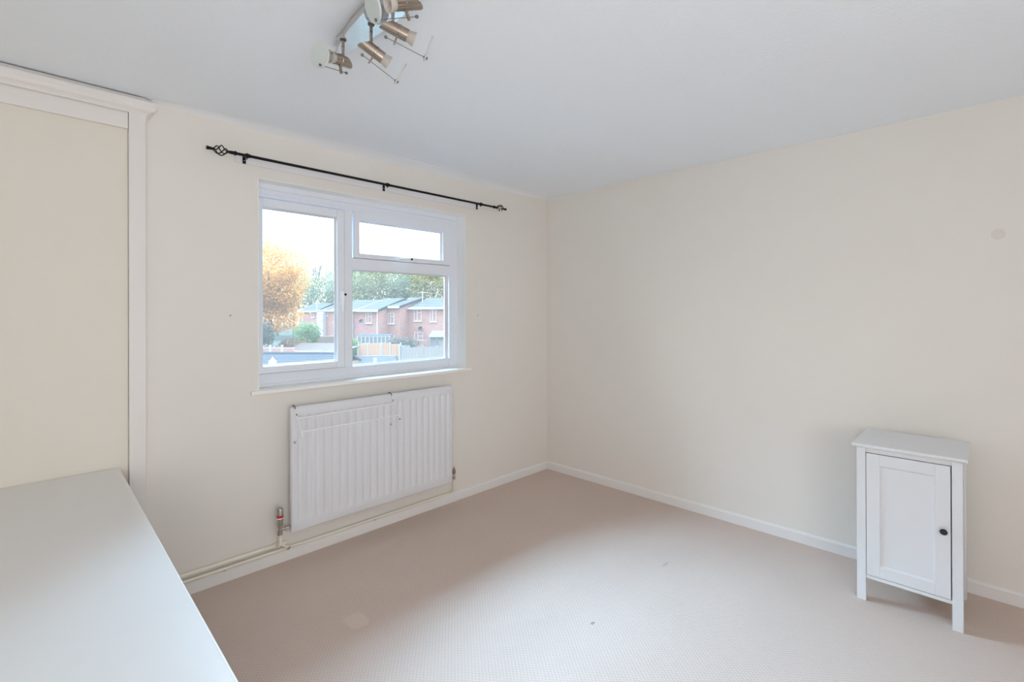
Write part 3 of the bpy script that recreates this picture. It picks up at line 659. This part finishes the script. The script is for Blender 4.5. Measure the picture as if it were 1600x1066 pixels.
# fences (boards about 1-2 px wide: one panel mesh each, boards proud and uneven)
def fence_panel(parent, x0, x1, z0, z1, material, bw, name='fence_panel'):
    m = MB(); x = x0; k = 0
    while x < x1-.01:
        xe = min(x1, x+bw*.93); o = .02*(k % 2); m.box(x, xe, o, o+.03, z0, z1+random.uniform(-.02, .02)); x += bw; k += 1
    m.box(x0, x1, .03, .07, z0+.12, z0+.20); m.box(x0, x1, .03, .07, z1-.25, z1-.17)
    return m.build(name, material, parent)
def street_dir(L0, Z0, L1, Z1):
    a, b_ = SW(L0, Z0), SW(L1, Z1); d = b_-a; return math.atan2(d.y, d.x), d.length
ang, ln = street_dir(-14.5, 46, -12.3, 46)
f1 = empty('fence', SW(-14.52, 46, -2.85), ang); tag(f1, 'new orange timber fence panels with pale posts beyond the glass', 'fence')
for (a, b_, zt) in ((.06, .86, 1.34), (.94, 2.02, 1.36), (2.28, 2.95, 1.38), (3.02, 3.94, 1.30)): fence_panel(f1, a, b_, .04, zt, FENCEO, .12)
for x in (0, .90, 2.08, 2.22, 2.985, 4.0): MB().box(x-.05, x+.05, -.04, .10, -.9, 1.42).build('post', CONC, f1)
fw = MB().box(-.3, 4.0, 0, .25, -1.0, .0).build('garden_wall', GREYW); fw.location = SW(-14.9, 45.6, -2.62); fw.rotation_euler = (0, 0, ang)
tag(fw, 'low dark grey wall under the orange fence panels', 'garden wall')
po = MB().box(-.14, .14, -.1, .1, -1.2, .0).build('gate_post', CONC); po.location = SW(-12.55, 44.6, -2.75); po.rotation_euler = (0, 0, ang); tag(po, 'short pale concrete post in front of the dark grey wall', 'post')
f2 = empty('fence', SW(-9.40, 42, -3.5), ang); tag(f2, 'weathered grey close-boarded fence at the lower right of the glass', 'fence')
for a, b_, zt in ((.08, 1.6, 1.92), (1.72, 2.86, 1.96), (2.98, 4.6, 1.98), (4.72, 7.2, 1.95)): fence_panel(f2, a, b_, .04, zt, FENCEG, .14)
for x in (.0, 1.66, 2.92, 4.66): MB().box(x-.06, x+.06, -.04, .12, 0, 2.05).build('post', FENCEG, f2)
f3 = empty('fence', SW(-10.55, 45.6, -3.0), ang); tag(f3, 'narrow grey board fence between the orange and grey fences', 'fence')
fence_panel(f3, 0, 1.0, 0, 1.35, GREYW, .15); MB().box(-.06, .06, -.04, .1, -.6, 1.4).build('post', CONC, f3)

# shed
sh = empty('shed', SW(-8.35, 50, GZ), ang); tag(sh, 'small shed with sloping pale roof behind the weathered fence', 'shed')
MB().box(0, 3.0, 0, 2.2, 0, 2.45).build('wall', GREYW, sh)
MB().prism([(-.25, 2.42), (-.25, 2.52), (2.3, 3.06), (2.3, 2.96)], 'x', -.2, 3.2).build('roof', XFLAT, sh)
MB().box(.75, 1.6, -.04, 0, .1, 2.1).build('door', FENCEG, sh)
for x in (0.0, .68): MB().box(x-.05, x+.05, -.30, -.2, 0, 2.4).build('post', GASK, sh)
lw = MB().box(0, 2.2, 0, .25, 0, 2.06).build('garden_wall', BRICK); lw.location = SW(-11.2, 52, GZ); lw.rotation_euler = (0, 0, ang); tag(lw, 'low brick wall under the ground floor window of nearest house', 'garden wall')
# pergola / greenhouse in front of the houses
gh = empty('greenhouse', SW(-16.2, 51, GZ), ang); tag(gh, 'bluish glazed lean-to behind the orange fence panels', 'greenhouse')
m = MB()
for k in range(9): m.box(k*.42-.03, k*.42+.03, 0, .06, 1.0, 2.55)
m.box(-.05, 3.42, 0, .07, 2.50, 2.60); m.box(-.05, 3.42, 0, .07, 1.75, 1.80)
m.build('frame', XWHITE, gh)
MB().box(0, 3.38, .03, .04, 0, 2.5).build('pane', mat('blue_glass', (.10, .11, .125), .4), gh)
MB().prism([(0, 2.55), (0, 2.60), (1.2, 2.72), (1.2, 2.66)], 'x', -.1, 3.5).build('roof', ROOFD, gh)

# garages and low roofs at the lower left
gr = empty('garage', SW(-17.6, 30, GZ), street_dir(-17.6, 30, -11.0, 29.4)[0]); tag(gr, 'low garage with dark purple grey roof along the bottom of left pane', 'garage')
MB().box(0, 7.2, .2, 3.0, 0, 1.9).build('wall', BRICK2, gr)
m = MB()
for k in range(7):
    t0, t1 = k/7, (k+1)/7+.02; m.prism([(t0*1.6, 1.80+t0*.55), (t0*1.6, 1.88+t0*.55), (t1*1.6, 1.84+t1*.55), (t1*1.6, 1.76+t1*.55)], 'x', -.1, 7.3)
m.prism([(1.6, 2.30), (1.6, 2.40), (3.2, 1.88), (3.2, 1.78)], 'x', -.1, 7.3)
m.build('roof', ROOFD, gr)
MB().sweep([(-.1, 1.6, 2.42), (7.3, 1.6, 2.42)], .09, 8).build('ridge', ROOFD, gr)
vt = empty('roof_vent', SW(-14.35, 29.2, -1.62), AX); tag(vt, 'small white roof vent with pointed cap on the dark garage roof', 'roof vent')
MB().box(-.19, .19, -.12, .12, -.3, .17).build('base', XWHITE, vt); MB().lathe([(.14, .17), (.10, .26), (.03, .33), (.02, .40), (0, .41)], 8).build('cap', XWHITE, vt)
bw = MB().box(0, 4.2, 0, .3, 0, 2.3).build('garden_wall', BRICK); bw.location = SW(-21.2, 38, GZ); bw.rotation_euler = (0, 0, street_dir(-20, 38, -16, 37.8)[0]); tag(bw, 'red brick garden wall below the orange tree at far left', 'garden wall')
for (L, lb) in ((-18.55, 'pale concrete post before the red brick wall, left one'), (-17.65, 'taller pale concrete post right of the red brick wall')):
    q = MB().box(-.07, .07, -.07, .07, 0, 2.55).build('post', CONC); q.location = SW(L, 37.4, GZ); tag(q, lb, 'post')
tr_ = empty('outbuilding', SW(-20.4, 44, GZ), street_dir(-20.4, 44, -16, 43.5)[0]); tag(tr_, 'outbuilding with tan pink tiled roof below the green shrub', 'outbuilding')
MB().box(0, 4.3, 0, 2.5, 0, 1.55).build('wall', BRICK2, tr_)
MB().prism([(-.2, 1.30), (-.2, 1.36), (2.6, 2.15), (2.6, 2.08)], 'x', -.1, 4.4).build('roof', ROOFP, tr_)
cp = empty('carport', SW(-18.6, 45.6, GZ), street_dir(-18.6, 45.6, -14.6, 43.8)[0]); tag(cp, 'pale flat carport roof in two slabs at the lower left pane', 'carport')
MB().prism([(-.9, 1.50), (-.9, 1.60), (2.0, 1.86), (2.0, 1.76)], 'x', 0, 2.05).build('roof', XFLAT, cp)
MB().prism([(-1.2, 1.42), (-1.2, 1.52), (2.0, 1.84), (2.0, 1.74)], 'x', 2.12, 3.7).build('roof', XFLAT, cp)
for x in (.05, 2.08, 3.65): MB().box(x-.05, x+.05, 1.8, 1.9, 0, 1.75).build('post', CONC, cp)
bw = MB().box(0, 3.6, 0, .3, 0, 2.15).build('garden_wall', BRICK2); bw.location = SW(-24.8, 60, GZ); bw.rotation_euler = (0, 0, ang); tag(bw, 'pale brick garden wall under the distant white house front', 'garden wall')

# foliage
def leaves(m, c, rad, count, size, squash=1.0, shell=.55, gaps=0):
    c = Vector(c); ph = [random.uniform(0, 6.28) for _ in range(6)]
    for i in range(count):
        while True:
            d = Vector((random.gauss(0, 1), random.gauss(0, 1), random.gauss(0, 1)))
            if d.length > 1e-3: break
        d.normalize(); lump = 1+.16*sin(3*d.x+ph[0])*sin(4*d.z+ph[1])+.12*sin(7*d.y+ph[2])*sin(6*d.z+ph[3])
        r = (random.random()**(1/3))*(1-shell)+shell; r *= lump*random.uniform(.93, 1.05)
        p_ = c+Vector((d.x*rad[0], d.y*rad[1], d.z*rad[2]))*r
        n_ = (d+Vector((random.gauss(0, .8), random.gauss(0, .8), random.gauss(0, .8)))).normalized()
        a = n_.cross(Vector((random.gauss(0, 1), random.gauss(0, 1), random.gauss(0, 1)))).normalized(); b_ = n_.cross(a)
        s_ = size*random.uniform(.6, 1.4)
        vs_ = [m.bm.verts.new(p_+a*s_*u+b_*s_*v_) for u, v_ in ((-.5, 0), (0, -.35), (.5, 0), (0, .35))]
        m.bm.faces.new(vs_)
def twig(m, base, d, ln, r, depth):
    d = d.normalized(); tip = base+d*ln; mid = base+d*ln*.5+Vector((random.uniform(-1, 1), random.uniform(-1, 1), 0))*ln*.04
    m.sweep([base, mid, tip], [r, r*.7, r*.35], 4)
    if depth:
        for k in range(3 if depth > 1 else 4):
            t = random.uniform(.35, 1.0); q = base+d*ln*t
            nd = d+Vector((random.uniform(-.7, .7), random.uniform(-.7, .7), random.uniform(-.1, .5)))
            twig(m, q, nd, ln*random.uniform(.45, .65), r*.5, depth-1)
def tree(name, L, Z, lobes, lm, label, cat='tree', group=None, count=1800, size=.35, trunk=.2, bare=0, shell=.5, top=None):
    t = empty(name, SW(L, Z, GZ)); tag(t, label, cat, group); o = SW(L, Z, GZ)
    if count:
        m = MB(); tv = sum(l[3]*l[4]*l[3] for l in lobes)
        for (dl, dz, zc, rw, rh) in lobes:
            cpos = SW(L+dl, Z+dz, zc)-o
            leaves(m, cpos, (rw, rw, rh), int(count*rw*rh*rw/tv), size, shell=shell)
        stuff(m.build('foliage', lm, t))
    if trunk:
        m = MB(); zt = (top if top else max(l[2] for l in lobes))-GZ
        m.sweep([(0, 0, -.1), (.1, 0, zt*.4), (0, .1, zt*.85)], [trunk, trunk*.7, trunk*.3], 8)
        for k in range(7):
            a = random.uniform(0, 6.28); zz = zt*random.uniform(.35, .7); rw = lobes[0][3] if lobes else 2
            m.sweep([(0, 0, zz), (cos(a)*rw*.4, sin(a)*rw*.4, zz+rw*.35), (cos(a)*rw*.8, sin(a)*rw*.8, zz+rw*.6)], [trunk*.4, trunk*.25, trunk*.08], 5)
        for k in range(bare):
            a = random.uniform(0, 6.28)
            twig(m, Vector((cos(a)*random.uniform(0, 1.5), sin(a)*random.uniform(0, 1.5), zt*random.uniform(.45, .7))), Vector((cos(a)*.35, sin(a)*.35, 1)), zt*random.uniform(.3, .45), .10, 3)
        m.build('trunk', BARK, t)
    return t
tree('maple_tree', -23.9, 48, [(0, 0, 6.1, 3.6, 2.6), (.9, 0, 4.0, 2.9, 2.3), (-1.0, .5, 2.6, 3.4, 2.0), (.4, 0, .9, 2.7, 1.6), (.8, -.3, 3.2, 2.3, 1.6)], LEAF_OR, 'big orange autumn tree at the left of the view', count=26000, size=.19, trunk=.3, shell=.25)
tree('small_tree', -22.3, 43, [(0, 0, -.4, 1.3, 1.1), (-.8, 0, -.9, 1.2, 1.0)], LEAF_DK, 'grey green small tree below the orange tree', count=2600, size=.2, trunk=.12, shell=.3)
tree('shrub', -24.4, 58, [(-.4, 0, -.5, 1.2, .9), (.6, 0, -.8, 1.1, .9), (0, 0, -1.5, 1.5, 1.0)], LEAF_SH, 'bright green shrub before the distant brick houses', 'shrub', count=2600, size=.2, trunk=.08, shell=.4)
tree('shrub', -22.6, 50, [(0, 0, -2.0, 1.5, .8), (1.2, 0, -2.2, 1.0, .6)], LEAF_RD, 'low russet shrub beside the pale carport', 'shrub', count=1500, size=.2, trunk=.06, shell=.4)
tree('shrub', -15.75, 48.5, [(0, 0, -1.9, .75, .75), (.1, 0, -2.6, .7, .6)], LEAF_SH, 'dark green shrub at the left end of orange fence', 'shrub', count=1500, size=.16, trunk=.06, shell=.4)
tree('hedge', -11.3, 50, [(-.6, 0, -1.55, .9, .45), (.4, 0, -1.5, .9, .4), (1.2, 0, -1.7, .7, .4), (0, 0, -2.2, 1.5, .6)], LEAF_DK, 'pale grey hedge above the narrow board fence', 'hedge', count=2200, size=.16, trunk=.05, shell=.4)
# woodland behind the houses
wood = [(-43.0, 96, 4.0, 5.2, 5.0, LEAF_BG, 'blue green woodland tree just right of the orange tree', 2), (-52.0, 108, 6.0, 6.5, 6.0, LEAF_GR, 'woodland tree rising behind the orange tree', 2),
        (-39.0, 106, 5.0, 5.0, 4.6, LEAF_GR, 'tall grey green woodland tree left of the window mullion', 6), (-33.5, 98, 4.3, 4.6, 4.6, LEAF_BG, 'dense woodland tree directly behind the window mullion', 3),
        (-28.5, 94, 5.6, 4.8, 4.6, LEAF_GR, 'broad grey green tree over the left house roofs', 2), (-24.0, 100, 6.0, 4.6, 5.2, LEAF_GR, 'round green tree above the narrow brick house', 1),
        (-20.6, 94, 4.6, 3.6, 4.0, LEAF_BG, 'blue green tree left of the television aerial', 1), (-16.2, 92, 5.4, 3.4, 3.6, LEAF_YE, 'yellow green autumn tree behind the television aerial', 1),
        (-11.5, 96, 5.6, 3.8, 4.4, LEAF_YE, 'golden green tree at the right edge of the view', 2), (-5.5, 100, 6.0, 4.5, 4.6, LEAF_GR, 'green woodland tree beyond the right reveal', 0)]
for (L, Z, zc, rw, rh, lm, lb, bare) in wood:
    zc += .8
    tree('woodland_tree', L, Z, [(0, 0, zc+2.0, rw*.9, rh*.75), (rw*.5, 0, zc+3.6, rw*.4, rh*.35), (0, 0, zc, rw, rh*.8), (rw*.35, 0, zc+rh*.25, rw*.6, rh*.55), (-rw*.4, 0, zc-rh*.15, rw*.6, rh*.6), (0, -1, zc-rh*.6, rw*.9, rh*.5)], lm, lb, count=5200, size=.36, trunk=.28, shell=.3, top=zc+rh*.5, bare=0)
# bare crowns reaching above
for (L, Z, zt, nb, lb) in ((-44.5, 108, 12.5, 12, 'bare branched tree rising right of the orange tree'), (-40.5, 112, 13.2, 14, 'bare branched tree in the middle of the left pane'), (-36.5, 108, 12.2, 12, 'bare branched tree beside the window mullion'), (-32.0, 110, 12.6, 12, 'bare branched tree behind the mullion'),
                         (-29.5, 106, 11.6, 9, 'bare branched tree at the left of the fixed pane'), (-19.8, 108, 11.9, 12, 'bare branched tree in the gap left of the aerial'), (-13.5, 106, 13.4, 12, 'tall bare tree showing in the top vent light')):
    t = empty('bare_tree', SW(L, Z, GZ)); tag(t, lb, 'tree'); hgt = zt-GZ; m = MB()
    m.sweep([(0, 0, 0), (.1, 0, hgt*.5), (0, 0, hgt*.8)], [.3, .2, .08], 6)
    for k in range(nb):
        a = random.uniform(0, 6.28); z_ = hgt*random.uniform(.35, .62)
        twig(m, Vector((cos(a)*.3, sin(a)*.3, z_)), Vector((cos(a)*.45, sin(a)*.45, 1)), hgt*random.uniform(.26, .40), .17, 3)
    m.build('trunk', BARK, t)
# the same wood carries on to the left of the houses
for (L, Z, zc) in ((-62.0, 100, 6.5), (-71.0, 92, 6.0), (-80.0, 86, 6.0), (-88.0, 78, 5.5)):
    tree('woodland_tree', L, Z, [(0, 0, zc+2, 4.6, 4.2), (1.5, 0, zc, 5.4, 4.6), (-1.5, 0, zc-2.5, 5.2, 3.6)], LEAF_GR, 'woodland tree in the row continuing left behind the orange tree', group='woodland trees left of the view', count=3500, size=.45, trunk=.28, shell=.3)
